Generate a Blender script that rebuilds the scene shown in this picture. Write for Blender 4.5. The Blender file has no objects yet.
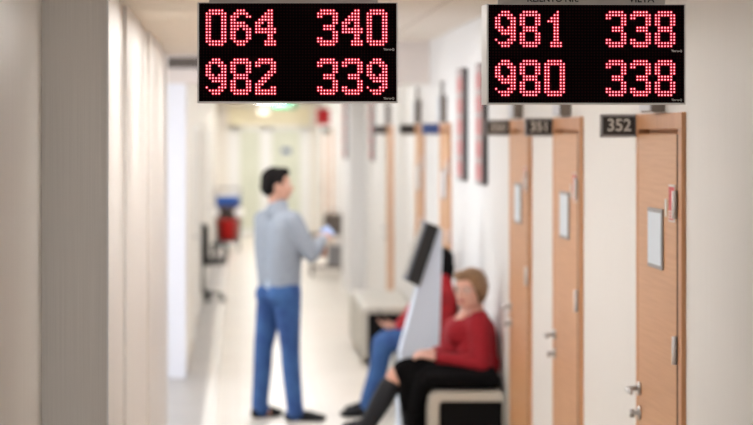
import bpy, bmesh, math, random
from mathutils import Vector, Matrix
random.seed(4)
S = bpy.context.scene
C = S.collection
# ---------------------------------------------------------------- helpers
def lin(c):
    return tuple(((v/255)/12.92 if v/255 <= .04045 else ((v/255+.055)/1.055)**2.4) for v in c)
MATS = {}
def mat(name, rgb, rough=.6, metal=0, emit=None, es=1, spec=None):
    m = bpy.data.materials.new(name); m.use_nodes = True
    b = m.node_tree.nodes['Principled BSDF']
    b.inputs['Base Color'].default_value = (*lin(rgb), 1)
    b.inputs['Roughness'].default_value = rough
    b.inputs['Metallic'].default_value = metal
    if spec is not None: b.inputs['Specular IOR Level'].default_value = spec
    if emit:
        b.inputs['Emission Color'].default_value = (*emit, 1); b.inputs['Emission Strength'].default_value = es
    MATS[name] = m
    return m
def vary(name, rgb, rgb2, scale=(1,1,1), nscale=8, rough=.6, detail=3, bump=0, spec=None):
    """two tone noise material in object space (world space for meshes at the origin)"""
    m = mat(name, rgb, rough, spec=spec); nt = m.node_tree; N = nt.nodes; L = nt.links
    tc = N.new('ShaderNodeTexCoord'); mp = N.new('ShaderNodeMapping'); mp.inputs['Scale'].default_value = scale
    no = N.new('ShaderNodeTexNoise'); no.inputs['Scale'].default_value = nscale; no.inputs['Detail'].default_value = detail
    mx = N.new('ShaderNodeMix'); mx.data_type = 'RGBA'
    mx.inputs['A'].default_value = (*lin(rgb), 1); mx.inputs['B'].default_value = (*lin(rgb2), 1)
    rp = N.new('ShaderNodeValToRGB'); rp.color_ramp.elements[0].position = .35; rp.color_ramp.elements[1].position = .65
    L.new(tc.outputs['Object'], mp.inputs[0]); L.new(mp.outputs[0], no.inputs['Vector'])
    L.new(no.outputs['Fac'], rp.inputs[0]); L.new(rp.outputs[0], mx.inputs['Factor'])
    L.new(mx.outputs['Result'], N['Principled BSDF'].inputs['Base Color'])
    if bump:
        bp = N.new('ShaderNodeBump'); bp.inputs['Strength'].default_value = bump; bp.inputs['Distance'].default_value = .01
        L.new(no.outputs['Fac'], bp.inputs['Height']); L.new(bp.outputs[0], N['Principled BSDF'].inputs['Normal'])
    return m
def empty(name, loc=(0,0,0)):
    o = bpy.data.objects.new(name, None); C.objects.link(o); o.location = loc; o.empty_display_size = .1
    return o
def tag(o, label=None, cat=None, group=None, kind=None):
    if label: o['label'] = label
    if cat: o['category'] = cat
    if group: o['group'] = group
    if kind: o['kind'] = kind
    return o
def link(name, bm, m, parent=None, smooth=False, bev=0):
    me = bpy.data.meshes.new(name)
    bmesh.ops.recalc_face_normals(bm, faces=bm.faces[:])
    bm.to_mesh(me); bm.free()
    for x in (m if isinstance(m, (list, tuple)) else [m]): me.materials.append(x)
    if smooth:
        for p in me.polygons: p.use_smooth = True
    o = bpy.data.objects.new(name, me); C.objects.link(o)
    if parent is not None: o.parent = parent
    if bev:
        md = o.modifiers.new('bevel', 'BEVEL'); md.width = bev; md.segments = 3; md.limit_method = 'ANGLE'
    return o
def box(bm, x0, x1, y0, y1, z0, z1, mi=0):
    vs = [bm.verts.new((x, y, z)) for z in (z0, z1) for y in (y0, y1) for x in (x0, x1)]
    for f in ((0,1,3,2),(4,6,7,5),(0,4,5,1),(1,5,7,3),(3,7,6,2),(2,6,4,0)):
        fc = bm.faces.new([vs[i] for i in f]); fc.material_index = mi
def boxo(name, b, m, parent=None, bev=0):
    bm = bmesh.new(); box(bm, *b)
    return link(name, bm, m, parent, bev=bev)
def prism_y(bm, pts, y0, y1, mi=0):
    a = [bm.verts.new((x, y0, z)) for x, z in pts]; b = [bm.verts.new((x, y1, z)) for x, z in pts]
    n = len(pts); bm.faces.new(a).material_index = mi; bm.faces.new(b[::-1]).material_index = mi
    for i in range(n):
        bm.faces.new((a[i], b[i], b[(i+1) % n], a[(i+1) % n])).material_index = mi
def sphere(bm, c, r, sc=(1,1,1), rot=None, sub=3):
    M = Matrix.Translation(Vector(c)) @ (rot.to_4x4() if rot else Matrix.Identity(4)) @ Matrix.Diagonal((r*sc[0], r*sc[1], r*sc[2], 1))
    bmesh.ops.create_icosphere(bm, subdivisions=sub, radius=1, matrix=M)
def cone(bm, a, b, ra, rb, seg=16):
    a = Vector(a); b = Vector(b); d = b - a
    if d.length < 1e-6: return
    M = Matrix.Translation((a+b)/2) @ d.to_track_quat('Z', 'Y').to_matrix().to_4x4()
    bmesh.ops.create_cone(bm, cap_ends=True, segments=seg, radius1=ra, radius2=rb, depth=d.length, matrix=M)
def limb(bm, pts, sub=2):
    """chain of (point, radius) joined into rounded tapered tubes"""
    for i, (p, r) in enumerate(pts):
        sphere(bm, p, r, sub=sub)
        if i: cone(bm, pts[i-1][0], p, pts[i-1][1], r)
def blob(name, bm, m, parent=None, voxel=.008, it=6, fac=.5):
    """fuse everything in bm into one continuous smooth skin"""
    tmp = bpy.data.meshes.new('tmp'); bm.to_mesh(tmp); bm.free()
    o = bpy.data.objects.new('tmp', tmp); C.objects.link(o)
    r = o.modifiers.new('r', 'REMESH'); r.mode = 'VOXEL'; r.voxel_size = voxel; r.use_smooth_shade = True
    s = o.modifiers.new('s', 'SMOOTH'); s.iterations = it; s.factor = fac
    dg = bpy.context.evaluated_depsgraph_get()
    me = bpy.data.meshes.new_from_object(o.evaluated_get(dg)); me.name = name
    bpy.data.objects.remove(o); me.materials.clear(); me.materials.append(m)
    for p in me.polygons: p.use_smooth = True
    q = bpy.data.objects.new(name, me); C.objects.link(q)
    if parent is not None: q.parent = parent
    return q
def rebase(o, loc):
    """put the origin of a top-level mesh at its foot"""
    v = Vector(loc); o.data.transform(Matrix.Translation(-v)); o.location = v
    for ch in o.children: ch.matrix_parent_inverse = Matrix.Translation(-v)
def text(name, body, size, m, loc, rot=(math.pi/2, 0, 0), parent=None, align='CENTER', depth=.0006, sx=1, bold=0):
    cu = bpy.data.curves.new(name, 'FONT'); cu.body = body; cu.size = size; cu.align_x = align; cu.align_y = 'CENTER'
    cu.extrude = depth; cu.offset = bold
    o = bpy.data.objects.new('tmp', cu); C.objects.link(o)
    me = bpy.data.meshes.new_from_object(o.evaluated_get(bpy.context.evaluated_depsgraph_get())); me.name = name
    bpy.data.objects.remove(o)
    from mathutils import Euler
    me.transform(Matrix.Translation(loc) @ Euler(rot).to_matrix().to_4x4() @ Matrix.Diagonal((sx, 1, 1, 1)))
    me.materials.clear(); me.materials.append(m)
    q = bpy.data.objects.new(name, me); C.objects.link(q)
    if parent is not None: q.parent = parent
    return q

# ---------------------------------------------------------------- measurements
W = 1.573        # right wall
LX = -.43        # left corridor wall
RX = -.648       # recessed left wall near the camera
CH = 2.77        # main ceiling
SH = 2.51        # lower soffit on the left
END = 46.0

# ---------------------------------------------------------------- materials
m_wall = vary('wallpaper_right', (226,225,224), (222,221,219), (1, 60, .35), 5, .42)
m_wall_l = vary('wallpaper_left', (222,218,214), (214,210,206), (60, 60, .35), 5, .42)
m_white = mat('white_paint', (232,232,234), .4)
m_pillar = mat('pillar_paint', (232,234,242), .4)
m_cream = mat('cream_paint', (228,223,214), .5)
m_ceil = vary('ceiling_board', (238,228,215), (230,220,207), (1,1,1), 30, .8)
m_band = mat('beam_paint', (226,216,210), .6)
m_wood = vary('oak_veneer', (201,152,108), (192,141,97), (3, .8, 26), 3, .38, 5)
m_wood2 = vary('oak_edge', (196,142,98), (184,130,88), (20, 20, 1.5), 3, .4, 5)
m_gap_shade = mat('gap_shade', (74,50,36), .8)  # shade of the hinge-side gap, put into the colour
m_dark = mat('gap_dark', (196,152,118), .7)
m_steel = mat('brushed_steel', (188,188,190), .3, 1)
m_silver = mat('silver_profile', (222,222,222), .45, .1)
m_black = mat('black_plastic', (18,18,20), .35)
m_grey = mat('grey_plastic', (150,150,154), .5)
m_fgrey = mat('display_face', (186,190,200), .35)
m_taupe = mat('taupe_metal', (118,108,100), .5)
m_num = mat('number_white', (205,204,200), .5)
m_bluep = mat('blue_plate', (60,84,140), .5)
m_base = mat('baseboard_paint', (190,180,168), .5)
m_red = mat('red_plastic', (205,22,34), .4)
m_green = mat('exit_green', (30,150,100), .4, emit=lin((30,150,100)), es=.12)
m_glassg = vary('green_frosted_pane', (214,217,200), (206,210,192), (1,1,1), 2, .35)
m_frame = mat('white_door_frame', (232,232,230), .4)
m_header = mat('transom_panel', (236,228,198), .5)
m_paper = mat('plate_paper', (206,218,230), .3)
m_sticker = mat('sticker_red', (196,60,62), .5)

# floor: cream tiles, white line, grey border
def floor_mat(name, a, b, line, tile=.6, rough=.36):
    m = vary(name, a, b, (1,1,1), 1.5, rough)
    nt = m.node_tree; N = nt.nodes; L = nt.links; bs = N['Principled BSDF']
    src = bs.inputs['Base Color'].links[0].from_socket
    br = N.new('ShaderNodeTexBrick'); br.offset = 0; br.inputs['Scale'].default_value = 1
    br.inputs['Brick Width'].default_value = tile; br.inputs['Row Height'].default_value = tile
    br.inputs['Mortar Size'].default_value = .004
    br.inputs['Mortar'].default_value = (*lin(line), 1)
    tc = N.new('ShaderNodeTexCoord'); L.new(tc.outputs['Object'], br.inputs['Vector'])
    L.new(src, br.inputs['Color1']); L.new(src, br.inputs['Color2'])
    L.new(br.outputs['Color'], bs.inputs['Base Color'])
    return m
m_floor = floor_mat('floor_cream', (221,214,203), (215,207,195), (198,188,174))
m_floor_g = floor_mat('floor_grey', (172,168,164), (162,158,155), (146,142,140))
m_line = mat('floor_white_line', (240,238,232), .25)

# ---------------------------------------------------------------- setting
def st(o): o['kind'] = 'structure'; return o
bm = bmesh.new()
box(bm, -.155, W+.12, -2, END+.1, -.1, 0, 0)
box(bm, -.245, -.155, -2, END+.1, -.1, 0, 2)
box(bm, -.80, -.245, -2, END+.1, -.1, 0, 1)
box(bm, -4.0, -.80, 14.2, 19.5, -.1, 0, 1)
st(link('floor', bm, [m_floor, m_floor_g, m_line]))

# ceiling boards; hidden light panels are added at the end
def ceil_grid(name, base):
    m = vary(name, base, tuple(v-7 for v in base), (1,1,1), 30, .8)
    nt = m.node_tree; N = nt.nodes; L = nt.links; bs = N['Principled BSDF']
    src = bs.inputs['Base Color'].links[0].from_socket
    br = N.new('ShaderNodeTexBrick'); br.offset = 0; br.inputs['Scale'].default_value = 1
    br.inputs['Brick Width'].default_value = .6; br.inputs['Row Height'].default_value = .6
    br.inputs['Mortar Size'].default_value = .008; br.inputs['Mortar'].default_value = (*lin((188,174,158)), 1)
    tc = N.new('ShaderNodeTexCoord'); L.new(tc.outputs['Object'], br.inputs['Vector'])
    L.new(src, br.inputs['Color1']); L.new(src, br.inputs['Color2']); L.new(br.outputs['Color'], bs.inputs['Base Color'])
    return m
m_tiles = ceil_grid('ceiling_tiles', (232,222,210))
bm = bmesh.new()
box(bm, .55, W+.12, -2, 19.3, CH, CH+.1)
box(bm, -.80, .55, 14.9, 19.3, CH, CH+.1)
box(bm, -4.0, -.80, 14.2, 19.5, CH, CH+.1)
box(bm, -.80, W+.12, 19.7, END+.1, 2.62, 2.72)
st(link('ceiling', bm, m_tiles))
bm = bmesh.new(); box(bm, -.80, .55, -2, 14.9, SH, CH+.1)
st(link('ceiling', bm, m_ceil))
bm = bmesh.new(); box(bm, -.80, W+.1, 19.3, 19.7, 2.42, CH+.1)
st(link('ceiling', bm, m_band))

# right wall with door openings
DOORS = [(8.25, 9.25), (10.70, 11.70), (12.57, 13.57), (17.30, 18.30), (19.80, 20.80), (23.75, 24.75), (39.0, 40.0), (42.3, 43.3)]
def wall_with_doors(name, x0, x1, y0, y1, h, doors, m, head):
    bm = bmesh.new(); y = y0
    for a, b in doors:
        box(bm, x0, x1, y, a, 0, h); box(bm, x0, x1, a, b, head, h); y = b
    box(bm, x0, x1, y, y1, 0, h)
    return st(link(name, bm, m))
wall_with_doors('wall_right', W, W+.12, -2, END, CH, DOORS, m_wall, 2.09)
def baseboard(name, x0, x1, ys):
    bm = bmesh.new()
    for a, b in ys: box(bm, x0, x1, a, b, 0, .08)
    return st(link(name, bm, m_base))
ys = []; y = -2
for a, b in DOORS: ys.append((y, a)); y = b
ys.append((y, END)); baseboard('baseboard_right', W-.012, W, ys)

# left wall: near recess, panelled stretch with shallow pilasters, opening, far stretch
bm = bmesh.new(); box(bm, -.80, RX, -2, 7.77, 0, SH)
st(link('wall_left', bm, m_wall_l))
bm = bmesh.new()
box(bm, -.80, -.445, 7.77, 14.9, 0, SH)
for a, b in ((7.77, 8.56), (9.1, 10.40), (11.5, 13.40)): box(bm, -.446, LX, a, b, 0, SH)
st(link('wall_left', bm, m_wall_l))
st(boxo('trim_1', (LX-.004, LX+.002, 7.766, 7.775, 0, SH), m_white))
NI = (27.35, 28.95)
LD = [(22.0, 23.0), (25.2, 26.2), (31.5, 32.5), (36.5, 37.5)]
wall_with_doors('wall_left', -.566, LX, 19.7, END, 2.62, sorted(LD+[NI]), m_cream, 2.1)
bm = bmesh.new(); box(bm, -.80, -.76, 27.2, 29.1, 0, 2.62); box(bm, -.77, -.56, 27.2, NI[0], 0, 2.62); box(bm, -.77, -.56, NI[1], 29.1, 0, 2.62); box(bm, -.77, -.56, NI[0]-.01, NI[1]+.01, 2.1, 2.62)
st(link('wall_niche', bm, m_cream))
st(boxo('wall_left', (-.566, LX, 19.3, 19.7, 0, 2.42), m_pillar))
ys = []; y = 19.7
for a, b in sorted(LD+[NI]): ys.append((y, a)); y = b
ys.append((y, END)); baseboard('baseboard_left', LX, LX+.01, ys)
# side hall to the left: walls and window
st(boxo('wall_front', (-4.0, -.8, 14.75, 14.9, 0, CH), m_white))
st(boxo('wall_back', (-4.0, -.566, 19.45, 19.6, 0, CH), m_white))
bm = bmesh.new()
box(bm, -4.12, -4.0, 14.2, 19.5, 0, .9); box(bm, -4.12, -4.0, 14.2, 19.5, 2.4, CH)
box(bm, -4.12, -4.0, 14.2, 14.8, .9, 2.4); box(bm, -4.12, -4.0, 18.9, 19.5, .9, 2.4)
st(link('wall_side', bm, m_white))
w1 = st(empty('window_1', (-4.06, 16.85, .9)))
bm = bmesh.new()
for a, b in ((14.8, 14.86), (16.82, 16.88), (18.84, 18.9)): box(bm, -.03, .03, a-16.85, b-16.85, 0, 1.5)
box(bm, -.03, .03, -1.99, 1.99, 0, .06); box(bm, -.03, .03, -1.99, 1.99, 1.44, 1.5)
link('window_frame', bm, m_white, w1)
m_glass = bpy.data.materials.new('window_glass'); m_glass.use_nodes = True
nt = m_glass.node_tree; nt.nodes.clear()
o_ = nt.nodes.new('ShaderNodeOutputMaterial'); t_ = nt.nodes.new('ShaderNodeBsdfTransparent'); g_ = nt.nodes.new('ShaderNodeBsdfGlossy')
mx_ = nt.nodes.new('ShaderNodeMixShader'); mx_.inputs[0].default_value = .08; g_.inputs['Roughness'].default_value = .02
nt.links.new(t_.outputs[0], mx_.inputs[1]); nt.links.new(g_.outputs[0], mx_.inputs[2]); nt.links.new(mx_.outputs[0], o_.inputs[0])
boxo('pane', (-.004, .004, -1.95, 1.95, .05, 1.45), m_glass, w1)

# pilaster on the far right
st(boxo('wall_pilaster', (1.37, W+.01, 29, 31, 0, 2.62), m_white))

# end wall with glazed double door
EX = lambda px: (px-238)/51.1
bm = bmesh.new()
box(bm, -.8, EX(228), END, END+.12, 0, 2.72); box(bm, EX(310), W+.12, END, END+.12, 0, 2.72)
box(bm, EX(228), EX(310), END, END+.12, 2.50, 2.72)
st(link('wall_end', bm, m_cream))
de = st(empty('door_20', (EX(269), END+.05, 0)))
cx = EX(269)
bm = bmesh.new()
for a, b in ((228, 240), (260, 272), (300, 310)): box(bm, EX(a)-cx, EX(b)-cx, -.04, .04, 0, 2.12)
box(bm, EX(228)-cx, EX(310)-cx, -.04, .04, 2.06, 2.14); box(bm, EX(240)-cx, EX(300)-cx, -.035, .035, 0, .12)
link('door_frame', bm, m_frame, de)
bm = bmesh.new(); box(bm, EX(228)-cx, EX(310)-cx, -.03, .03, 2.14, 2.50); tag(link('transom', bm, m_header, de), 'yellowish panel above the glazed doors')
for a, b in ((240, 260), (272, 300)):
    bm = bmesh.new(); box(bm, EX(a)-cx, EX(b)-cx, -.01, .01, .12, 2.06)
    link('pane', bm, m_glassg, de)
bm = bmesh.new(); box(bm, EX(282)-cx, EX(291)-cx, -.016, -.011, 1.60, 1.70)
tag(link('door_notice', bm, m_bluep, de), 'small blue notice on the pane')
for x in (EX(262)-cx, EX(270)-cx):
    bm = bmesh.new(); limb(bm, [((x, -.1, .9), .012), ((x, -.1, 1.2), .012)]); limb(bm, [((x, -.04, .92), .008), ((x, -.1, .92), .008)]); limb(bm, [((x, -.04, 1.18), .008), ((x, -.1, 1.18), .008)])
    link('handle', bm, m_steel, de, True)

# ---------------------------------------------------------------- doors on the right wall
def rdoor(n, y0, y1, detail=True, mleaf=m_wood):
    r = st(empty('door_%d' % n, (W, y0, 0)))
    L_ = y1-y0
    bm = bmesh.new()
    box(bm, -.016, .119, 0, .028, 0, 2.09); box(bm, -.006, .119, .028, .12, 0, 2.03); box(bm, -.007, .119, L_-.05, L_, 0, 2.09); box(bm, -.008, .119, .028, L_-.05, 2.03, 2.09)
    link('door_frame', bm, m_wood2, r, bev=.003)
    bm = bmesh.new(); box(bm, -.006, .036, .152, L_-.052, .008, 2.012)
    link('door_leaf', bm, mleaf, r, bev=.002)
    bm = bmesh.new(); box(bm, .037, .047, .115, L_-.045, 0, 2.04)
    link('rebate', bm, m_dark, r)
    bm = bmesh.new(); box(bm, -.005, .034, .121, .151, .008, 2.012)  # flush dark strip painted for the shade between frame and leaf
    tag(link('gap_strip', bm, m_gap_shade, r), 'dark strip coloured as the shade in the hinge-side gap')
    # lever handle near the far edge, projecting into the corridor
    hy = L_-.09
    bm = bmesh.new(); cone(bm, (-.006, hy, 1.02), (-.016, hy, 1.02), .026, .026, 24)
    limb(bm, [((-.012, hy, 1.02), .009), ((-.058, hy, 1.02), .009), ((-.062, hy-.03, 1.02), .009), ((-.062, hy-.125, 1.018), .008)])
    link('handle', bm, m_steel, r, True)
    bm = bmesh.new(); cone(bm, (-.006, hy, .925), (-.014, hy, .925), .026, .026, 24)
    cone(bm, (-.012, hy, .925), (-.030, hy, .925), .009, .009, 12); box(bm, -.046, -.028, hy-.004, hy+.004, .908, .94)
    link('lock', bm, m_steel, r, True)
    if detail:
        for z in (.25, 1.24, 1.76):
            bm = bmesh.new(); cone(bm, (-.016, .138, z-.05), (-.016, .138, z+.05), .009, .009, 12)
            box(bm, -.012, -.0061, .142, .168, z-.048, z+.048)
            link('hinge', bm, m_white, r, True)
        pl = boxo('name_plate', (-.014, -.007, .40, .70, 1.51, 1.735), m_grey, r, .006)
        boxo('name_card', (-.0155, -.0135, .415, .685, 1.525, 1.72), m_paper, pl)
        bm = bmesh.new(); box(bm, -.0085, -.0062, .172, .29, 1.695, 1.83)
        sk = tag(link('sticker', bm, m_num, r), 'small red and white sticker')
        bm = bmesh.new(); box(bm, -.0095, -.0080, .18, .282, 1.735, 1.822)
        for k in range(3): box(bm, -.0095, -.0080, .19, .272, 1.702+.011*k, 1.708+.011*k)
        link('sticker_print', bm, m_sticker, sk)
        boxo('paper_slip', (-.0085, -.0062, .33, .37, 1.71, 1.775), m_num, r)
    return r
for i, (a, b) in enumerate(DOORS): rdoor(i+1, a, b, i < 5)
# pale doors on the far left wall
for i, (a, b) in enumerate(LD):
    r = st(empty('door_%d' % (10+i), (LX, a, 0)))
    bm = bmesh.new(); box(bm, -.13, .012, 0, .07, 0, 2.1); box(bm, -.13, .012, .93, 1.0, 0, 2.1); box(bm, -.13, .012, .07, .93, 2.03, 2.1)
    link('door_frame', bm, m_frame, r)
    boxo('door_leaf', (-.05, -.005, .07, .93, .005, 2.03), m_white, r)
    bm = bmesh.new(); cone(bm, (-.005, .86, 1.0), (.006, .86, 1.0), .024, .024)
    limb(bm, [((0, .86, 1.0), .009), ((.04, .86, 1.0), .009), ((.04, .75, 1.0), .008)])
    link('handle', bm, m_steel, r, True)

# ---------------------------------------------------------------- room number signs
def room_sign(y, num, label, plate=m_black, lit=True, group=None):
    t = tag(empty('room_sign', (W+.008, y, 2.045)), label, 'sign', group)
    boxo('frame', (-.150, 0, -.008, .008, -.046, .046), m_grey, t, .003)
    boxo('plate', (-.140, -.012, -.0095, .0, -.036, .036), plate, t)
    if num:
        text('number', num, .068, m_num, (-.076, -.0105, 0), parent=t, sx=.95, bold=.0012)
    return t
m_plate = mat('brown_black_plate', (38,32,30), .45)
room_sign(9.29, '352', 'dark plate with the number 352 projecting beside the nearest oak door', m_plate)
room_sign(11.74, '351', 'dark plate with the number 351 projecting beside the second oak door', m_plate)
room_sign(13.61, '350', 'dark plate with the number 350 projecting beside the third oak door', m_plate)
room_sign(18.34, '', 'blurred blue plate projecting from the right wall beside the fourth oak door', m_bluep)
room_sign(20.84, '', 'blurred black plate projecting from the right wall left of the blue plate', m_plate)
room_sign(24.79, '', 'small blurred dark plate beside the narrow far oak door, left of the black plate', m_plate)
room_sign(40.04, '', 'tiny blurred plate farthest down the right wall, under the red box', m_plate)

# ---------------------------------------------------------------- small call displays above the doors
names = ['nearest oak door, number 352', 'second oak door, number 351', 'third oak door, number 350', 'fourth oak door, beside the blue plate', 'fifth oak door, beside a black plate', 'far narrow oak door']
for i, (a, b) in enumerate(DOORS[:6]):
    t = tag(empty('call_display', (W, a+.40, 2.095)), 'small grey call display above the '+names[i], 'call display')
    boxo('housing', (-.05, -.0, 0, .24, 0, .20), m_taupe, t, .004)
    boxo('front_panel', (-.056, -.0495,   .004, .236, .004, .196), m_fgrey, t)
    bm = bmesh.new(); cone(bm, (-.025, .12, .19), (-.025, .12, .30), .012, .012); box(bm, -.04, 0, .10, .14, .30, .31)
    link('conduit', bm, m_taupe, t, True)

# ---------------------------------------------------------------- portrait wall boards with rows of red digits
m_bface = mat('board_face', (172,152,152), .3)
m_bdig = mat('board_digits', (214,120,122), .5, emit=(1, .2, .22), es=.10)
m_bside = mat('board_side', (62,58,60), .4)
def wall_board(y, label, x=W):
    t = tag(empty('wall_board', (x, y, 1.686)), label, 'number board')
    boxo('housing', (-.034, 0, 0, .44, 0, .775), m_bside, t, .003)
    boxo('screen', (-.037, -.0335, .012, .428, .012, .763), m_bface, t)
    for k in range(5):
        bm = bmesh.new()
        z = .03+.145*k
        for j in range(6):
            yy = .04+.058*j+(.03 if j > 2 else 0)
            for (a, b, c, d) in ((0, .034, 0, .012), (0, .034, .044, .056), (0, .034, .088, .1), (0, .009, 0, .1), (.025, .034, 0, .1)):
                box(bm, -.0378, -.0368, yy+a, yy+b, z+c, z+d)
        link('digit_row', bm, m_bdig, t)
    return t
wall_board(14.79, 'tall dark-edged board with pink digit rows, nearest on the right wall')
wall_board(16.08, 'tall board with pink digit rows, second along the right wall')
wall_board(27.0, 'faint far pinkish board on the right wall before the white pilaster')
wall_board(29.4, 'faint greyish pink board on the side of the white pilaster', 1.37)

# ---------------------------------------------------------------- the two hanging LED displays
GL = {
'0': ['.11111.','1111111']+['11...11']*8+['1111111','.11111.'],
'6': ['..111..','.11111.','111..11','11.....','11111..','111111.','111.111','11...11','11...11','11...11','.11111.','..111..'],
'4': ['....11.','...111.','..1111.','.11111.','111.11.','11..11.','1111111','1111111','....11.','....11.','...1111','...1111'],
'3': ['.11111.','1111111','11...11','.....11','.....11','..1111.','..1111.','.....11','.....11','11...11','1111111','.11111.'],
'9': ['..111..','.11111.','11..111','11...11','11...11','111.111','.111111','..11111','.....11','1...111','.11111.','..111..'],
'8': ['.11111.','1111111','11...11','11...11','11...11','.11111.','.11111.','11...11','11...11','11...11','1111111','.11111.'],
'2': ['.11111.','1111111','11...11','.....11','....111','...111.','..111..','.111...','111....','11...11','1111111','1111111'],
'1': ['....1..','...11..','..111..','.1111..','...11..','...11..','...11..','...11..','...11..','...11..','..1111.','..1111.'],
}
P = .00922   # LED pitch
m_core = mat('led_core', (120,60,60), .5, emit=(1, .26, .30), es=4.6)
m_glow = mat('led_halo', (60,4,10), .6, emit=(.50, .0, .02), es=1.0)  # red halo round each lit dot, drawn as a glowing disc
m_face = mat('led_black', (10,8,9), .9, spec=.05); nt = m_face.node_tree; N = nt.nodes; L = nt.links
tc = N.new('ShaderNodeTexCoord'); mp = N.new('ShaderNodeVectorMath'); mp.operation = 'SCALE'; mp.inputs['Scale'].default_value = 1/P
fr = N.new('ShaderNodeVectorMath'); fr.operation = 'FRACTION'; sb = N.new('ShaderNodeVectorMath'); sb.operation = 'SUBTRACT'; sb.inputs[1].default_value = (.5, 0, .5)
ml = N.new('ShaderNodeVectorMath'); ml.operation = 'MULTIPLY'; ml.inputs[1].default_value = (1, 0, 1)
ln = N.new('ShaderNodeVectorMath'); ln.operation = 'LENGTH'; lt = N.new('ShaderNodeMath'); lt.operation = 'LESS_THAN'; lt.inputs[1].default_value = .30
mx = N.new('ShaderNodeMix'); mx.data_type = 'RGBA'; mx.inputs['A'].default_value = (*lin((7,5,6)), 1); mx.inputs['B'].default_value = (*lin((40,14,17)), 1)
L.new(tc.outputs['Object'], mp.inputs[0]); L.new(mp.outputs[0], fr.inputs[0]); L.new(fr.outputs[0], sb.inputs[0]); L.new(sb.outputs[0], ml.inputs[0])
L.new(ml.outputs[0], ln.inputs[0]); L.new(ln.outputs['Value'], lt.inputs[0]); L.new(lt.outputs[0], mx.inputs['Factor']); L.new(mx.outputs['Result'], N['Principled BSDF'].inputs['Base Color'])

m_letter = mat('black_letters', (24,24,26), .5)
m_hplate = mat('header_plate', (196,192,188), .45)
def led_display(px, ptop, rows, words, ceil, label, yaw=0):
    """front bottom-left corner at pixel-independent metres: px, ptop are X and Z"""
    DW, MH, FY = .588, .1462, 7.0
    t = tag(empty('led_display', (px, FY, ptop-2*MH)), label, 'display')
    H = 2*MH
    # housing: one aluminium case per module row behind black face
    bm = bmesh.new(); box(bm, -.005, DW+.004, .004, .11, -.005, H+.002)
    box(bm, -.005, 0, -.001, .004, -.005, H+.002); box(bm, DW, DW+.004, -.001, .004, -.005, H+.002); box(bm, 0, DW, -.001, .004, -.005, 0)
    link('housing', bm, m_silver, t)
    for k in range(2):
        z0 = MH*(1-k)
        pn = boxo('led_panel', (0, DW, 0, .0039, 0, MH), m_face, t); pn.location = (0, 0, z0)
        for (col, grp) in ((2, rows[k][0]), (38, rows[k][1])):
            for q, ch in enumerate(grp):
                bm = bmesh.new()
                for r_, line in enumerate(GL[ch]):
                    for c_, v in enumerate(line):
                        if v != '1': continue
                        cxx = (col+8*q+c_+.5)*P; czz = (13.35-r_)*P
                        czz = (16-2-r_-.5)*P
                        for (rad, yy, mi) in ((.50*P, -.0006, 0), (.205*P, -.0012, 1)):
                            vs = [bm.verts.new((cxx+rad*math.cos(a*math.pi/4+.39), yy, czz+rad*math.sin(a*math.pi/4+.39))) for a in range(8)]
                            bm.faces.new(vs).material_index = mi
                d = link('digit', bm, [m_glow, m_core], t); d.location = (0, 0, z0)
        lg = text('logo', 'Timeo-Q', .0085, m_num, (DW-.0225, -.0008, z0+.0085), parent=t, depth=.0002, bold=.0003)
    t.rotation_euler.z = math.radians(yaw)
    # header plate
    bm = bmesh.new(); box(bm, .03, DW-.055, .012, .022, H+.002, H+.060)
    hp = link('header_plate', bm, m_hplate, t)
    for (wx, wd, sz) in words:
        text('header_text', wd, sz, m_letter, (wx, .0112, H+(.0175 if yaw else .030)), parent=hp, sx=1.0, bold=.0006)
    for x in (.10, DW-.10):
        bm = bmesh.new(); top = ceil-(ptop-H)
        cone(bm, (x, .06, H), (x, .06, top), .008, .008); cone(bm, (x, .06, top-.012), (x, .06, top), .03, .03)
        link('hanging_rod', bm, m_silver, t, True)
    return t
S7 = 2350/7.0
def X7(p): return (p-238)/S7
def Z7(p): return 2.02-(p-132)/S7
led_display(X7(199), Z7(3.2), (('064', '340'), ('982', '339')), ((.12, 'KLIENTO NR.', .026), (.47, 'VIETA', .029)), SH,
    'left hanging LED board with red digits 064 340 over 982 339')
led_display(X7(488.4), Z7(4.6), (('981', '338'), ('980', '338')), ((.195, 'KLIENTO NR.', .026), (.462, 'VIETA', .029)), CH,
    'right hanging LED board with red digits 981 338 over 980 338', 2.3)

# ---------------------------------------------------------------- benches
m_leath = mat('cream_leatherette', (186,183,174), .45)
m_blk = mat('black_upholstery', (15,14,15), .85, spec=.15)
def bench(y0, y1, label, bx=1.122, th=.052):
    t = tag(empty('bench', (bx, y0, 0)), label, 'bench')
    D = W-.013-bx; L_ = y1-y0
    def arc(cx, cz, r, a0, a1, n=8): return [(cx+r*math.cos(math.radians(a0+(a1-a0)*i/n)), cz+r*math.sin(math.radians(a0+(a1-a0)*i/n))) for i in range(n+1)]
    h = .497
    outer = [(0, .06)] + arc(.06, h-.06, .06, 180, 90) + arc(D-.03, h-.03, .03, 90, 0) + [(D, .06)]
    inner = [(D-.010, .06), (D-.010, h-th)] + arc(th+.03, h-th-.03, .03, 90, 180) + [(th, .06)]
    bm = bmesh.new(); prism_y(bm, outer+inner, 0, L_)
    bmesh.ops.triangulate(bm, faces=[f for f in bm.faces if len(f.verts) > 4])
    link('shell', bm, m_leath, t)
    bm = bmesh.new(); box(bm, th+.003, D-.012, .012, L_-.03, .06, h-th-.003)
    tag(link('base', bm, m_blk, t), 'black inset body')
    for (x, y) in ((.08, .08), (D-.06, .08), (.08, L_-.08), (D-.06, L_-.08)):
        bm = bmesh.new(); cone(bm, (x, y, 0), (x, y, .062), .018, .022)
        link('foot', bm, m_black, t, True)
    return t
bench(13.74, 14.95, 'cream bench with black inset end under the seated woman')
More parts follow.
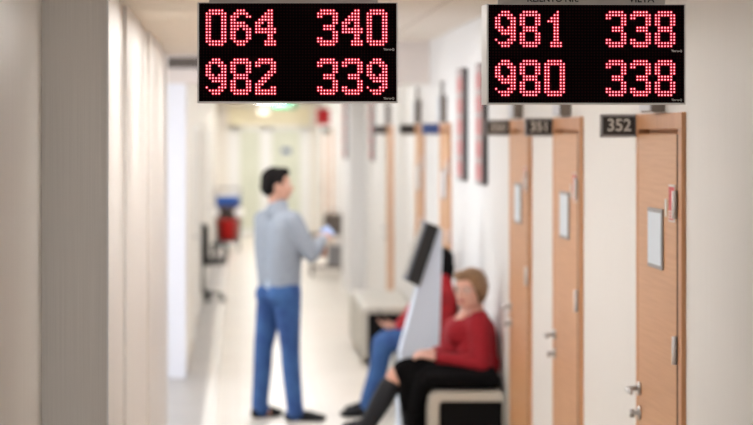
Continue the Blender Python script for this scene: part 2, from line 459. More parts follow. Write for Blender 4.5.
bench(16.0, 17.7, 'cream bench mostly hidden, under the seated person in jeans')
bench(20.3, 22.6, 'empty cream bench with black inset end, farther down the right wall', 1.075, .045)

# ---------------------------------------------------------------- information kiosk
m_kiosk = mat('kiosk_shell', (210,220,236), .4)
m_screen = mat('kiosk_glass', (34,36,42), .12)
m_bez = mat('kiosk_edge', (104,110,124), .4)
KS = 2350/15.1
def kp(x, y): return ((x-238)/KS, 2.02-(y-132)/KS)
t = tag(empty('information_kiosk', (1.1, 15.1, 0)), 'grey tapered kiosk with tilted black touch screen between the two seated people', 'kiosk')
pts = [kp(397, 446), kp(400, 352), kp(417, 288), kp(433, 226), kp(443, 229), kp(440, 330), kp(434, 446)]
pts = [(x-1.1, max(z, .02)) for x, z in pts]
bm = bmesh.new(); prism_y(bm, pts, 0, .20); link('body', bm, m_kiosk, t, bev=.008)
bm = bmesh.new(); prism_y(bm, [(pts[0][0]-.02, 0), (pts[0][0]-.02, .02), (pts[-1][0]+.02, .02), (pts[-1][0]+.02, 0)], -.02, .22); link('base_plate', bm, m_bez, t)
sc = [kp(407, 281), kp(427, 222), kp(439, 227), kp(419, 287)]
sc = [(x-1.1, z) for x, z in sc]
bm = bmesh.new(); prism_y(bm, sc, -.03, .27); link('monitor', bm, m_black, t, bev=.006)
a = Vector((sc[0][0], sc[0][1])); b = Vector((sc[1][0], sc[1][1])); n = Vector((-(b-a).y, (b-a).x)).normalized()
if n.x > 0: n = -n
f = [a+n*.001, a+n*.013, b+n*.013, b+n*.001]
bm = bmesh.new(); prism_y(bm, [(v.x, v.y) for v in f], -.03, .27); link('screen_bezel', bm, m_bez, t)
e = (b-a)*.07
f = [a+e+n*.012, a+e+n*.0145, b-e+n*.0145, b-e+n*.012]
bm = bmesh.new(); prism_y(bm, [(v.x, v.y) for v in f], 0, .24); link('screen', bm, m_screen, t)

# ---------------------------------------------------------------- people
m_skin = vary('skin', (206,158,136), (198,146,124), (1,1,1), 6, .5)
m_skin2 = vary('skin_fair', (222,176,158), (214,164,148), (1,1,1), 6, .5)
m_hair = vary('hair_black', (18,15,15), (26,22,21), (20,20,4), 6, .85, spec=.15)
m_hairb = vary('hair_light_brown', (150,116,82), (112,82,58), (14,14,4), 8, .5)
m_sweat = vary('sweater_grey', (154,161,171), (144,151,161), (1,1,1), 60, .85)
m_hem = mat('shirt_pale', (176,190,206), .8)
m_jean = vary('denim', (36,70,126), (56,96,150), (1,1,1), 7, .8)
m_shoe = mat('shoe_black', (18,18,22), .6, spec=.2)
m_redk = vary('red_knit', (156,10,32), (138,8,26), (1,1,1), 60, .85)
m_redj = vary('red_jacket', (184,22,34), (160,14,26), (1,1,1), 20, .7)
m_skirt = vary('black_cloth', (10,9,11), (16,15,17), (1,1,1), 20, .95, spec=.1)
m_boot = mat('boot_leather', (36,38,44), .55, spec=.25)
m_eye = mat('eye_white', (236,232,228), .3); m_iris = mat('iris', (40,30,26), .3); m_lip = mat('lip', (176,96,92), .5)
m_paperb = mat('pale_blue_paper', (160,180,218), .6)

def head(bm, c, face, s=1.0):
    """adds skull, jaw, nose, ears, brow, lips to bm; face = horizontal facing direction; c = skull centre. returns local->world"""
    f = Vector((face[0], face[1], 0)).normalized(); r = Vector((f.y, -f.x, 0)); u = Vector((0, 0, 1))
    R = Matrix((r, f, u)).transposed(); c = Vector(c)
    w = lambda x, y, z: c + R @ (Vector((x, y, z))*s)
    sphere(bm, w(0, -.008, .03), s, (.074, .094, .086), R)       # cranium
    sphere(bm, w(0, .022, -.028), s, (.060, .070, .078), R)      # face
    sphere(bm, w(0, .052, -.088), s, (.030, .026, .022), R)      # chin
    for k in (-1, 1):
        sphere(bm, w(.036*k, .028, -.066), s, (.024, .040, .026), R)  # jaw
        sphere(bm, w(.036*k, .062, -.028), s, (.020, .018, .018), R)  # cheek
        sphere(bm, w(.028*k, .078, .026), s, (.024, .014, .010), R)   # brow
        sphere(bm, w(.073*k, -.004, -.008), s, (.010, .019, .031), R) # ear
    cone(bm, w(0, .080, .018), w(0, .106, -.026), .008*s, .013*s); sphere(bm, w(0, .104, -.028), s, (.015, .014, .012), R)
    sphere(bm, w(0, .087, -.056), s, (.024, .010, .007), R); sphere(bm, w(0, .085, -.066), s, (.020, .010, .007), R)
    return w, R
def face_bits(w, R, parent, s=1.0):
    for k in (-1, 1):
        bm = bmesh.new(); sphere(bm, w(.030*k, .073, .004), s, (.0135, .010, .0085), R)
        e = link('eye', bm, m_eye, parent, True)
        bm = bmesh.new(); sphere(bm, w(.030*k, .0815, .004), s, (.006, .003, .006), R); link('iris', bm, m_iris, e, True)
    bm = bmesh.new(); sphere(bm, w(0, .0925, -.056), s, (.023, .006, .005), R); sphere(bm, w(0, .091, -.064), s, (.019, .006, .006), R)
    link('lips', bm, m_lip, parent, True)
def hand(bm, wrist, d, palm, side, curl=.5, s=1.0):
    """hand from wrist along d, palm normal `palm`, thumb towards `side`; four unequal bent fingers and a thumb"""
    wrist = Vector(wrist); d = Vector(d).normalized(); palm = Vector(palm); palm = (palm-d*palm.dot(d)).normalized()
    x = d.cross(palm).normalized()
    if x.dot(Vector(side)) < 0: x = -x
    for k in range(4):
        o = (.028-.0187*k)*s
        limb(bm, [(wrist+x*o*.5, .017*s), (wrist+d*.045*s+x*o*.9, .014*s), (wrist+d*.085*s+x*o, .0115*s)])
        base = wrist+d*.088*s+x*o*1.08; ln_ = (.068, .076, .071, .056)[k]*s; p = base; a = .15; dd = d
        chain = [(p, .0092*s)]
        for j, fr_ in enumerate((.45, .32, .23)):
            a += curl*(.75 if j else .45)
            dd = (d*math.cos(a)+palm*math.sin(a)).normalized(); p = p+dd*ln_*fr_; chain.append((p, (.0086, .0080, .0072)[j]*s))
        limb(bm, chain)
    b0 = wrist+d*.022*s+x*.026*s
    limb(bm, [(b0, .014*s), (b0+(d*.6+x*.65+palm*.3).normalized()*.04*s, .011*s), (b0+(d*.6+x*.65+palm*.3).normalized()*.04*s+(d*.85+x*.2+palm*.45).normalized()*.032*s, .009*s)])
def shoe(bm, heel, toe, w_=.042, h=.075):
    heel = Vector(heel); toe = Vector(toe); d = (toe-heel); L_ = d.length; d.normalize(); u = Vector((0,0,1)); x = d.cross(u).normalized()
    R = Matrix((x, d, x.cross(d))).transposed(); 
    W_ = lambda a, b, c_: heel + R @ Vector((a, b, c_))
    sphere(bm, W_(0, .045, .035), 1, (w_*.85, .055, .040), R); sphere(bm, W_(0, L_-.075, .026), 1, (w_*1.1, .082, .030), R)
    sphere(bm, W_(0, L_*.5, .036), 1, (w_*.88, .10, .040), R); sphere(bm, W_(0, .06, .07), 1, (w_*.85, .048, .032), R)
    cone(bm, W_(0, .05, .006), W_(0, .05, .03), w_*.9, w_*.85)
def shoe_pair(bmlist, name, m, parent):
    for b_ in bmlist: blob(name, b_, m, parent, .006, 4)

# --- standing man
s_m = 2350/16.5
MO = Vector((.29, 16.5, 0)); fa = math.radians(33); F = Vector((math.cos(fa), math.sin(fa), 0)); Rr = Vector((F.y, -F.x, 0))
def mp_(r, f, z): return MO + Rr*r + F*f + Vector((0, 0, z))
hd = Vector((math.cos(.12), math.sin(.12), 0))
bm = bmesh.new()
hc = Vector(((276.5-238)/s_m, 16.48, 1.645))
w, R = head(bm, hc, hd, 1.06)
nk = mp_(0, -.015, 1.47)
limb(bm, [(hc+Vector((-.01, 0, -.05)), .056), (nk, .054)])
limb(bm, [(mp_(-.12, 0, 1.38), .055), (nk, .05), (mp_(.12, 0, 1.38), .055)])
for k in (-1, 1):
    limb(bm, [(mp_(.09*k, .0, 1.30), .10), (mp_(.07*k, 0, 1.10), .10), (mp_(.07*k, 0, .96), .105)])
# legs of the body
LH = (Vector((.155, 16.62, 0)), Vector((.395, 16.42, 0)))     # ankles
hipL, hipR = mp_(-.09, 0, .93), mp_(.09, 0, .93)
kneeL, kneeR = Vector((.18, 16.60, .50)), Vector((.365, 16.44, .50))
for hp_, kn, an in ((hipL, kneeL, LH[0]), (hipR, kneeR, LH[1])):
    limb(bm, [(hp_, .09), (kn, .055), (kn+(an-kn)*.3+Vector((0, 0, 0)), .05), (an+Vector((0, 0, .09)), .036)])
    limb(bm, [(an+Vector((0, 0, .09)), .034), (an+Vector((0, 0, .05)), .036)])
    sphere(bm, an+Vector((.05, .02, .035)), .03)
shR, elR = mp_(.185, -.01, 1.40), mp_(.26, .09, 1.165); haR = Vector(((323-238)/s_m, 16.58, 1.265))
shL, elL = mp_(-.185, -.01, 1.40), mp_(-.25, .07, 1.13); haL = mp_(.05, .26, 1.18)
limb(bm, [(shR, .050), (elR, .038), (haR, .027)])
limb(bm, [(shL, .050), (elL, .038), (haL, .027)])
hand(bm, haR, haR-elR, (0, .4, -1), (0, 1, .3), .45)
hand(bm, haL, Rr*.8+F*.2, (0, -.6, .3)-F if False else -F, (0, 0, 1), .4)
man = blob('person', bm, m_skin, None, .0065, 4, .45)
tag(man, 'standing man in grey sweater and blue jeans, seen from behind', 'person')
face_bits(w, R, man, 1.06)
bm = bmesh.new()
sphere(bm, w(0, -.016, .043), 1.06, (.079, .091, .083), R); sphere(bm, w(0, -.052, -.005), 1.06, (.070, .058, .070), R); sphere(bm, w(0, .04, .088), 1.06, (.060, .050, .034), R)
for k in (-1, 1): sphere(bm, w(.058*k, -.012, .030), 1.06, (.022, .05, .042), R)
blob('hair', bm, m_hair, man, .006, 3)
# sweater
bm = bmesh.new()
for k in (-1, 1):
    limb(bm, [(mp_(.06*k, -.02, 1.455), .055), (mp_(.105*k, -.005, 1.36), .116), (mp_(.09*k, -.01, 1.22), .122), (mp_(.07*k, -.005, 1.07), .122), (mp_(.07*k, 0, .955), .114)])
limb(bm, [(mp_(-.05, -.015, 1.475), .056), (mp_(.05, -.015, 1.475), .056)]); limb(bm, [(mp_(0, -.02, 1.455), .082), (mp_(.01, -.012, 1.505), .070)])
limb(bm, [(mp_(0, 0, 1.35), .10), (mp_(0, 0, .99), .105)])
limb(bm, [(mp_(.12, 0, 1.41), .07), (shR, .072), (shR+(elR-shR)*.5, .066), (elR, .056), (elR+(haR-elR)*.55, .050), (haR-(haR-elR)*.12, .040)])
limb(bm, [(mp_(-.12, 0, 1.41), .07), (shL, .072), (shL+(elL-shL)*.5, .064), (elL, .056), (elL+(haL-elL)*.55, .050), (haL-(haL-elL)*.12, .040)])
blob('sweater', bm, m_sweat, man, .009, 6)
bm = bmesh.new()
for k in (-1, 1): limb(bm, [(mp_(.07*k, 0, .955), .109), (mp_(.07*k, 0, .92), .109)])
limb(bm, [(mp_(0, 0, .985), .104), (mp_(0, 0, .945), .104)])
tag(blob('shirt_hem', bm, m_hem, man, .009, 4), 'pale shirt hem below the sweater')
bm = bmesh.new()
d_ = (haR-elR).normalized(); limb(bm, [(haR-d_*.05, .037), (haR-d_*.005, .036)])
tag(blob('cuff', bm, m_hem, man, .006, 3), 'pale blue shirt cuff')
bm = bmesh.new()
for k, (hp_, kn, an) in zip((-1, 1), ((hipL, kneeL, LH[0]), (hipR, kneeR, LH[1]))):
    limb(bm, [(mp_(.068*k, 0, .95), .100), (hp_+Vector((0, 0, -.02)), .106), (hp_+(kn-hp_)*.45, .090), (kn, .070), (kn+(an-kn)*.35, .066), (an+Vector((0, 0, .12)), .060), (an+Vector((.005, 0, .06)), .064)])
    sphere(bm, mp_(.075*k, -.055, .88), .085)
limb(bm, [(mp_(0, 0, .97), .095), (mp_(0, 0, .88), .09)])
jm = blob('jeans', bm, m_jean, man, .009, 5)
shoes = []
for an, dr, L_ in ((LH[0], Vector((.80, .60, 0)), .27), (LH[1], Vector((.97, -.1, 0)), .29)):
    b_ = bmesh.new(); dr.normalize(); shoe(b_, an-dr*.07, an-dr*.07+dr*L_); shoes.append(b_)
shoe_pair(shoes, 'shoe', m_shoe, man)
rebase(man, (.29, 16.5, 0))
# folded paper in his hand
bm = bmesh.new(); c = haR+(haR-elR).normalized()*.10
box(bm, -.035, .04, -.05, .05, -.003, .003); box(bm, -.035, .036, -.048, .05, .004, .007)
pp = link('folded_paper', bm, m_paperb); pp.location = c+Vector((.005, 0, .012)); pp.rotation_euler = (math.radians(35), math.radians(-18), .4)
tag(pp, 'pale blue folded paper in the standing man\'s outstretched hand', 'paper')

# --- seated woman
V = Vector
bm = bmesh.new()
hc = V((1.375, 14.27, 1.075)); fd = V((-.62, -.78, 0))
w, R = head(bm, hc, fd, 1.04)
nk = V((1.41, 14.33, .965))
limb(bm, [(hc+V((.01, .01, -.05)), .048), (nk, .052), (V((1.385, 14.34, .88)), .075)]); limb(bm, [(V((1.375, 14.32, .93)), .045), (V((1.335, 14.31, .875)), .055)])
limb(bm, [(V((1.42, 14.22, .88)), .05), (nk, .055), (V((1.42, 14.48, .88)), .05)])
for k in (-1, 1): limb(bm, [(V((1.42, 14.35+.06*k, .84)), .09), (V((1.42, 14.35+.06*k, .66)), .09), (V((1.40, 14.35+.08*k, .595)), .088)])
WsL, WeL, WhL = V((1.42, 14.17, .885)), V((1.43, 14.11, .635)), V((1.17, 14.17, .675))
WsR, WeR, WhR = V((1.42, 14.53, .885)), V((1.40, 14.58, .64)), V((1.17, 14.40, .69))
limb(bm, [(WsL, .045), (WeL, .036), (WhL, .025)]); limb(bm, [(WsR, .045), (WeR, .036), (WhR, .025)])
hand(bm, WhL, (-1, .35, .15), (0, .1, -1), (0, .8, .6), .35, .95); hand(bm, WhR, (-.8, -.45, .05), (0, 0, -1), (0, -.4, 1), .35, .95)
kL, aL = V((.935, 14.27, .565)), V((.775, 14.26, .285))
kR, aR = V((1.01, 14.46, .50)), V((1.05, 14.47, .10))
limb(bm, [(V((1.38, 14.26, .59)), .085), (kL, .055), (kL+(aL-kL)*.35, .050), (aL, .034), (aL+V((-.10, -.01, -.06)), .026)])
limb(bm, [(V((1.38, 14.45, .59)), .085), (kR, .055), (kR+(aR-kR)*.35, .048), (aR, .034), (aR+V((-.12, 0, -.06)), .026)])
wom = blob('person', bm, m_skin2, None, .0065, 4, .45)
tag(wom, 'seated woman with short light brown hair, glasses, red sweater and black skirt', 'person')
face_bits(w, R, wom, 1.04)
bm = bmesh.new()
sphere(bm, w(0, -.020, .044), 1.04, (.089, .098, .086), R); sphere(bm, w(0, -.045, -.015), 1.04, (.083, .070, .080), R)
sphere(bm, w(.012, .052, .082), 1.04, (.062, .042, .032), R)
for k in (-1, 1): sphere(bm, w(.070*k, -.002, .008), 1.04, (.020, .045, .056), R)
for k in range(40):
    a = random.uniform(0, 6.28); z = random.uniform(-.04, .10); rr = .085*math.sqrt(max(.1, 1-(z/.13)**2))
    if math.sin(a) > .3 and z < .08: continue
    sphere(bm, w(rr*math.cos(a), -.02+rr*1.05*math.sin(a), z+.005), 1.04, (.018, .018, .022), R, 1)
blob('hair', bm, m_hairb, wom, .006, 2)
# glasses
bm = bmesh.new()
for k in (-1, 1):
    ring = [w(.031*k+.023*math.cos(a), .0905+.002*math.cos(a*1), .002+.018*math.sin(a)) for a in [i*math.pi/8 for i in range(16)]]
    for i in range(16): cone(bm, ring[i], ring[(i+1) % 16], .0016, .0016, 6)
    cone(bm, w(.054*k, .089, .006), w(.078*k, -.0, .008), .0015, .0015, 6)
cone(bm, w(-.009, .093, .006), w(.009, .093, .006), .0016, .0016, 6)
gl = link('glasses', bm, m_steel, wom, True)
for k in (-1, 1):
    bm = bmesh.new(); ring = [w(.031*k+.0225*math.cos(a), .0905, .002+.0175*math.sin(a)) for a in [i*math.pi/8 for i in range(16)]]
    bm.faces.new([bm.verts.new(v) for v in ring]); link('lens', bm, m_glass, gl)
# red sweater
bm = bmesh.new()
for k in (-1, 1):
    limb(bm, [(V((1.43, 14.35+.08*k, .90)), .064), (V((1.415, 14.35+.085*k, .82)), .122), (V((1.415, 14.35+.09*k, .68)), .128), (V((1.42, 14.33+.10*k, .62)), .135)])
limb(bm, [(V((1.34, 14.35, .82)), .105), (V((1.31, 14.35, .70)), .115)])
for k in (-1, 1): sphere(bm, V((1.31, 14.35+.085*k, .815)), .085)
for a, b_, c_ in ((WsL, WeL, WhL), (WsR, WeR, WhR)):
    limb(bm, [(V((1.42, 14.35, .87)), .06), (a, .070), (a+(b_-a)*.5, .064), (b_, .056), (b_+(c_-b_)*.5, .048), (c_-(c_-b_)*.06, .038)])
blob('red_sweater', bm, m_redk, wom, .009, 5)
# black skirt / long cloth over knees
bm = bmesh.new()
limb(bm, [(V((1.43, 14.35, .62)), .115), (V((1.40, 14.24, .60)), .110), (V((1.20, 14.25, .60)), .100), (V((.985, 14.265, .585)), .080)])
limb(bm, [(V((1.46, 14.12, .572)), .070), (V((1.14, 14.14, .572)), .072)]); limb(bm, [(V((1.49, 14.02, .556)), .050), (V((1.12, 14.04, .556)), .052)])
limb(bm, [(V((1.10, 14.14, .55)), .06), (V((1.04, 14.16, .36)), .045)])
limb(bm, [(V((1.40, 14.45, .60)), .105), (V((1.20, 14.45, .585)), .09), (V((1.04, 14.45, .54)), .075)])
for (x, z0, r_) in ((1.005, .38, .055), (1.04, .20, .06), (1.06, .20, .06), (1.10, .24, .05)):
    for y in (14.24, 14.34, 14.46):
        limb(bm, [(V((x, y, .56)), r_+.01), (V((x, y, z0)), r_-.012)])
blob('black_skirt', bm, m_skirt, wom, .010, 5)
b1 = bmesh.new(); d_ = (aL-kL)
limb(b1, [(kL+d_*.25, .066), (kL+d_*.55, .064), (aL, .052), (aL+V((-.01, 0, -.02)), .050)])
limb(b1, [(aL+V((0, 0, -.02)), .046), (aL+V((-.07, -.01, -.03)), .044), (aL+V((-.14, -.015, -.035)), .034)])
b2 = bmesh.new(); d_ = (aR-kR)
limb(b2, [(kR+d_*.35, .058), (kR+d_*.6, .054), (aR, .043), (aR+V((0, 0, -.05)), .042)])
limb(b2, [(aR+V((.0, 0, -.056)), .040), (aR+V((-.08, 0, -.062)), .036), (aR+V((-.15, 0, -.068)), .030)])
for b_ in (b1, b2): blob('boot', b_, m_boot, wom, .007, 4)
rebase(wom, (1.38, 14.35, .50)); wom.location = (1.395, 14.17, .50)

# --- seated person in red jacket and jeans behind the kiosk
bm = bmesh.new()
hc = V((1.435, 16.8, 1.075)); fd = V((-.9, .35, 0))
w, R = head(bm, hc, fd, 1.0)
nk = V((1.44, 16.8, .955))
limb(bm, [(hc+V((0, 0, -.05)), .05), (nk, .054), (V((1.42, 16.8, .85)), .08)])
limb(bm, [(V((1.43, 16.66, .87)), .05), (nk, .055), (V((1.43, 16.94, .87)), .05)])
for k in (-1, 1): limb(bm, [(V((1.42, 16.8+.07*k, .82)), .09), (V((1.40, 16.8+.07*k, .66)), .09), (V((1.38, 16.8+.08*k, .60)), .09)])
P1 = (V((1.42, 16.61, .87)), V((1.25, 16.56, .78)), V((1.14, 16.68, .62)))
P2 = (V((1.42, 16.99, .87)), V((1.30, 17.02, .70)), V((1.14, 16.88, .62)))
for p in (P1, P2): limb(bm, [(p[0], .048), (p[1], .037), (p[2], .026)])
hand(bm, P1[2], (-.9, .35, .1), (0, .4, 1), (0, -.2, 1), .4); hand(bm, P2[2], (-.9, -.35, .1), (0, -.4, 1), (0, .2, 1), .4)
LG = ((V((1.03, 16.68, .50)), V((.925, 16.66, 0))), (V((1.04, 16.93, .50)), V((.97, 16.95, 0))))
for k, (kn, an) in zip((-1, 1), LG):
    limb(bm, [(V((1.38, 16.8+.09*k, .60)), .085), (kn, .056), (kn+(an-kn)*.35, .05), (an+V((0, 0, .09)), .036), (an+V((0, 0, .05)), .034)])
    sphere(bm, an+V((-.06, 0, .035)), .03)
pj = blob('person', bm, m_skin, None, .0065, 4, .45)
tag(pj, 'seated person in red jacket and jeans, half hidden behind the kiosk', 'person')
face_bits(w, R, pj)
bm = bmesh.new()
sphere(bm, w(0, -.018, .042), 1, (.086, .096, .086), R); sphere(bm, w(0, -.048, -.02), 1, (.078, .062, .088), R); sphere(bm, w(0, .04, .088), 1, (.060, .048, .030), R)
for k in (-1, 1): sphere(bm, w(.066*k, -.016, -.01), 1, (.022, .046, .070), R)
limb(bm, [(w(0, -.06, -.02), .06), (w(0, -.05, -.12), .05)])
blob('hair', bm, m_hair, pj, .007, 3)
bm = bmesh.new()
for k in (-1, 1):
    limb(bm, [(V((1.455, 16.8+.07*k, .945)), .072), (V((1.445, 16.8+.09*k, .83)), .122), (V((1.44, 16.8+.08*k, .68)), .122), (V((1.41, 16.8+.08*k, .60)), .112)])
for p in (P1, P2): limb(bm, [(V((1.43, 16.8, .86)), .07), (p[0], .07), (p[0]+(p[1]-p[0])*.5, .064), (p[1], .058), (p[1]+(p[2]-p[1])*.5, .05), (p[2]-(p[2]-p[1])*.12, .042)])
blob('red_jacket', bm, m_redj, pj, .009, 5)
bm = bmesh.new()
for k, (kn, an) in zip((-1, 1), LG):
    limb(bm, [(V((1.40, 16.8+.08*k, .605)), .105), (V((1.2, 16.8+.10*k, .59)), .092), (kn, .076), (kn+(an-kn)*.35, .068), (an+V((0, 0, .12)), .060), (an+V((0, 0, .085)), .062)])
blob('jeans', bm, m_jean, pj, .009, 5)
shoes = []
for kn, an in LG:
    b_ = bmesh.new(); shoe(b_, an+V((.07, 0, 0)), an+V((-.2, -.01, 0))); shoes.append(b_)
shoe_pair(shoes, 'shoe', m_shoe, pj)
rebase(pj, (1.38, 16.8, .50))
bm = bmesh.new(); box(bm, -.012, .012, -.038, .038, -.075, .075)
ph = link('phone', bm, m_black, bev=.006); ph.data.transform(Matrix.Scale(.35, 4, (1, 0, 0))); ph.location = (1.05, 16.78, .695); ph.rotation_euler = (0, math.radians(-40), 0)
tag(ph, 'dark phone held by the seated person in jeans', 'phone')

# ---------------------------------------------------------------- cleaning cart
m_bluebag = mat('blue_bag', (32,82,160), .5); m_bucket = mat('red_bucket', (206,40,38), .35); m_cartg = mat('cart_frame', (100,100,106), .4, .5)
m_ball = mat('highlight_white', (250,250,250), .4)  # white for the highlights on the cart
t = tag(empty('cleaning_cart', (-.17, 40, 0)), 'cleaning cart with blue top tray and red bucket far down the corridor', 'cart')
bm = bmesh.new()
box(bm, -.22, .22, -.3, .3, .14, .17)
for x in (-.2, .2):
    for y in (-.28, .28): limb(bm, [((x, y, .15), .014), ((x, y, .92), .014)])
link('frame', bm, m_cartg, t)
bm = bmesh.new(); box(bm, -.215, .215, -.30, .30, .78, .93); link('tray', bm, m_bluebag, t, bev=.03)
boxo('back_panel', (-.20, .20, .24, .26, .17, .78), m_taupe, t)
bm = bmesh.new(); limb(bm, [((-.21, .2, .9), .014), ((-.21, .36, 1.05), .014), ((.21, .36, 1.05), .014), ((.21, .2, .9), .014)]); link('push_handle', bm, m_cartg, t, True)
for x in (-.18, .18):
    for y in (-.25, .25):
        bm = bmesh.new(); cone(bm, (x-.015, y, .06), (x+.015, y, .06), .06, .06, 20); box(bm, x-.02, x+.02, y-.01, y+.01, .06, .15); link('wheel', bm, m_black, t)
bk = bmesh.new()
prof = [(.13, .17), (.175, .50), (.19, .50), (.19, .53), (.165, .53), (.12, .20)]
n = 24
rings = [[bk.verts.new((r_*math.cos(2*math.pi*i/n), r_*math.sin(2*math.pi*i/n)-.08, z)) for i in range(n)] for r_, z in prof]
for a in range(len(rings)-1):
    for i in range(n): bk.faces.new((rings[a][i], rings[a][(i+1) % n], rings[a+1][(i+1) % n], rings[a+1][i]))
bk.faces.new(rings[0][::-1]); bk.faces.new(rings[-1])
o = link('bucket', bk, m_bucket, None, True); o.location = (-.17, 40, .002)
tag(o, 'red bucket standing on the far cleaning cart', 'bucket')
for x in (-.235, .19):
    bm = bmesh.new(); sphere(bm, (x, -.36, .66), .082); limb(bm, [((x*.9, -.29, .66), .012), ((x, -.34, .66), .012)])  # bright round highlights modelled as white balls
    tag(link('highlight_ball', bm, m_ball, t, True), 'white ball drawn as a round highlight')
# ---------------------------------------------------------------- dark waiting chair by the left wall
t = tag(empty('office_chair', (-.50, 28.15, 0)), 'black office chair on castors half inside the niche of the left wall', 'chair')
bm = bmesh.new(); prism_y(bm, [(-.22, .50), (-.235, .92), (-.17, .93), (-.15, .50)], -.22, .22); link('backrest', bm, m_black, t, bev=.02)
bm = bmesh.new(); box(bm, -.19, .23, -.23, .23, .43, .51); link('seat', bm, m_black, t, bev=.025)
bm = bmesh.new(); cone(bm, (0, 0, .09), (0, 0, .44), .028, .028); link('column', bm, m_black, t, True)
for y in (-.25, .25):
    bm = bmesh.new(); limb(bm, [((-.12, y, .68), .025), ((.12, y, .68), .025), ((.20, y, .60), .022), ((.12, y, .47), .02)]); limb(bm, [((-.12, y, .68), .02), ((-.10, y, .47), .02)]); link('armrest', bm, m_black, t, True)
for k in range(5):
    a = k*math.tau/5+.25; x, y = .25*math.cos(a), .25*math.sin(a)
    bm = bmesh.new(); limb(bm, [((0, 0, .11), .022), ((x, y, .075), .016)]); lg = link('base_arm', bm, m_black, t, True)
    bm = bmesh.new(); cone(bm, (x-.022, y, .031), (x+.022, y, .031), .03, .03, 16); link('castor', bm, m_black, lg)

t.rotation_euler.z = 1.0; t.location.x = -.435
# ---------------------------------------------------------------- side table with brown box on the far right
m_brown = vary('dark_brown_wood', (96,78,64), (82,66,54), (4,4,20), 4, .5)
m_bag = vary('taupe_bag', (112,100,92), (96,86,80), (1,1,1), 10, .7)
t = tag(empty('side_table', (1.25, 33.2, 0)), 'dark wooden side table by the far right wall, beyond the standing man', 'table')
bm = bmesh.new(); box(bm, -.23, .25, -.25, .25, .56, .59); link('tabletop', bm, m_brown, t, bev=.005)
bm = bmesh.new(); box(bm, -.22, .24, -.24, .24, .10, .13); link('shelf', bm, m_brown, t)
for x in (-.21, .23):
    for y in (-.23, .23):
        bm = bmesh.new(); box(bm, x-.018, x+.018, y-.018, y+.018, 0, .56); link('leg', bm, m_brown, t)
bm = bmesh.new(); box(bm, -.14, .14, -.12, .12, 0, .27); limb(bm, [((-.07, 0, .27), .008), ((-.05, 0, .33), .008), ((.05, 0, .33), .008), ((.07, 0, .27), .008)])
o = link('bag', bm, m_bag, bev=.02); o.location = (1.35, 33.2, .59); tag(o, 'taupe bag on top of the far side table', 'bag')
bm = bmesh.new(); box(bm, -.1, .1, -.12, .12, 0, .3)
o = link('storage_box', bm, m_grey, bev=.01); o.location = (1.36, 33.2, .13); tag(o, 'grey box on the lower shelf of the far side table', 'box')

# ---------------------------------------------------------------- signs under the far ceiling, beam grille
t = tag(empty('exit_sign', (.83, 41.8, 2.45)), 'green exit sign hanging from the far ceiling', 'sign')
boxo('housing', (-.21, .21, -.03, .03, 0, .15), m_green, t, .005)
bm = bmesh.new()
prism_y(bm, [(-.16, .065), (-.16, .085), (-.08, .085), (-.08, .115), (-.03, .075), (-.08, .035), (-.08, .065)], -.034, -.031)
link('arrow', bm, m_num, t)
bm = bmesh.new(); box(bm, .06, .12, -.034, -.031, .03, .125); link('door_symbol', bm, m_num, t)
for x in (-.15, .15):
    bm = bmesh.new(); cone(bm, (x, 0, .15), (x, 0, .17), .006, .006); link('hanger', bm, m_silver, t)
t = tag(empty('fire_alarm_box', (1.27, 35, 2.125)), 'red box sign hanging near the far right wall', 'fire sign')
boxo('housing', (-.10, .10, -.05, .05, 0, .24), m_red, t, .01)
bm = bmesh.new(); box(bm, -.012, .012, -.012, .012, .24, .495); link('bracket', bm, m_silver, t)
t = tag(empty('emergency_lamp', (.47, 43, 2.35)), 'small white lamp hanging under the far ceiling left of the exit sign', 'lamp')
m_lampw = mat('lamp_white', (255,255,255), .4, emit=(1, .98, .92), es=.9)
boxo('housing', (-.12, .12, -.04, .04, .10, .14), m_white, t)
bm = bmesh.new(); box(bm, -.10, .10, -.035, .035, 0, .10); link('diffuser', bm, m_lampw, t, bev=.015)
bm = bmesh.new(); cone(bm, (0, 0, .14), (0, 0, .27), .008, .008); link('stem', bm, m_silver, t)
m_grl = mat('grille_dark', (92,84,80), .6)
t = tag(empty('air_vent', (-.45, 19.3, 2.545)), 'dark ventilation grille in the beam left of the hanging boards', 'vent')
bm = bmesh.new(); box(bm, -.34, .16, -.012, 0, 0, .088); link('backing', bm, m_grl, t)
bm = bmesh.new()
for k in range(5): box(bm, -.335, .155, -.020, -.010, .008+.017*k, .014+.017*k)
link('slats', bm, m_taupe, t)

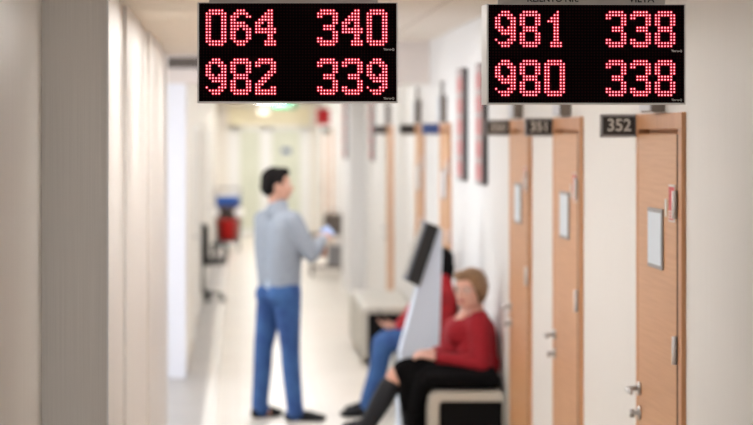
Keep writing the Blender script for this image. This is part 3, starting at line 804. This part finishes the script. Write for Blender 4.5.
# ---------------------------------------------------------------- ceiling lights, added out of view to brighten the corridor
def emat(name, col, s):
    m = mat(name, (250,250,250), .5, emit=col, es=s); return m
m_l1 = emat('diffuser_warm', (1, .96, .93), 17)
m_l1b = emat('diffuser_mid', (1, .97, .93), 21)
m_l2 = emat('diffuser_neutral', (.96, .975, 1), 16)
m_l3 = emat('diffuser_far', (.97, .985, 1), 16)
m_l4 = emat('diffuser_end', (.98, .985, 1), 24)
def clight(x0, x1, y0, y1, z, m, label):  # unseen panel, added for its light
    t = tag(empty('added_light_panel', ((x0+x1)/2, (y0+y1)/2, z)), label, 'added light', 'added light panels, out of view along the corridor')
    a, b = (x1-x0)/2, (y1-y0)/2
    bm = bmesh.new(); box(bm, -a-.02, -a, -b-.02, b+.02, -.015, 0); box(bm, a, a+.02, -b-.02, b+.02, -.015, 0); box(bm, -a, a, -b-.02, -b, -.015, 0); box(bm, -a, a, b, b+.02, -.015, 0)
    link('frame', bm, m_white, t)
    boxo('diffuser', (-a, a, -b, b, -.012, -.002), m, t)
lab = 'white light panel added out of view in the corridor ceiling'
for y in (.5,): clight(.80, 1.25, y, y+.6, CH, m_l1, lab)
for y in (1.0,): clight(-.20, .25, y, y+.6, SH, m_l1, lab)

for y in (7.95, 9.6, 11.2, 12.9): clight(-.05, .40, y, y+.6, SH, m_l1b, lab)
for y in (15.0, 17.2): clight(.06, .56, y, y+1.0, CH, m_l2, lab)
for y in (20.6, 23.4, 26.2, 29.0, 32.0, 35.0, 38.0, 41.0, 43.8): clight(.35, .85, y, y+1.0, 2.62, m_l3 if y < 37 else m_l4, lab)

# daylight through the side hall window
ld = bpy.data.lights.new('daylight', 'AREA'); ld.shape = 'RECTANGLE'; ld.size = 4.0; ld.size_y = 1.5; ld.energy = 160; ld.color = (.84, .91, 1)
lo = bpy.data.objects.new('daylight', ld); C.objects.link(lo); lo.location = (-4.5, 16.85, 1.8); lo.rotation_euler = (0, math.radians(-90), 0)
lo.rotation_euler = V((1, 0, -.12)).to_track_quat('-Z', 'Y').to_euler()

# ---------------------------------------------------------------- world, camera
wd = bpy.data.worlds.new('world'); S.world = wd; wd.use_nodes = True
bg = wd.node_tree.nodes['Background']; bg.inputs[0].default_value = (.92, .95, 1, 1); bg.inputs[1].default_value = 2.8
cam = bpy.data.cameras.new('camera'); co = bpy.data.objects.new('camera', cam); C.objects.link(co); S.camera = co
co.location = (0, 0, 2.02); co.rotation_euler = (math.pi/2, 0, 0)
cam.sensor_width = 36; cam.lens = 2350/753*36
cam.shift_x = (376.5-238)/753; cam.shift_y = -(212.5-132)/753
cam.dof.use_dof = True; cam.dof.focus_distance = 7.05; cam.dof.aperture_fstop = 2.9
cam.clip_end = 200
vs = S.view_settings; vs.view_transform = 'Standard'; vs.look = 'None'; vs.gamma = 1; vs.exposure = 0; vs.use_curve_mapping = False
S.cycles.use_denoising = True
S.cycles.max_bounces = 10; S.cycles.diffuse_bounces = 6
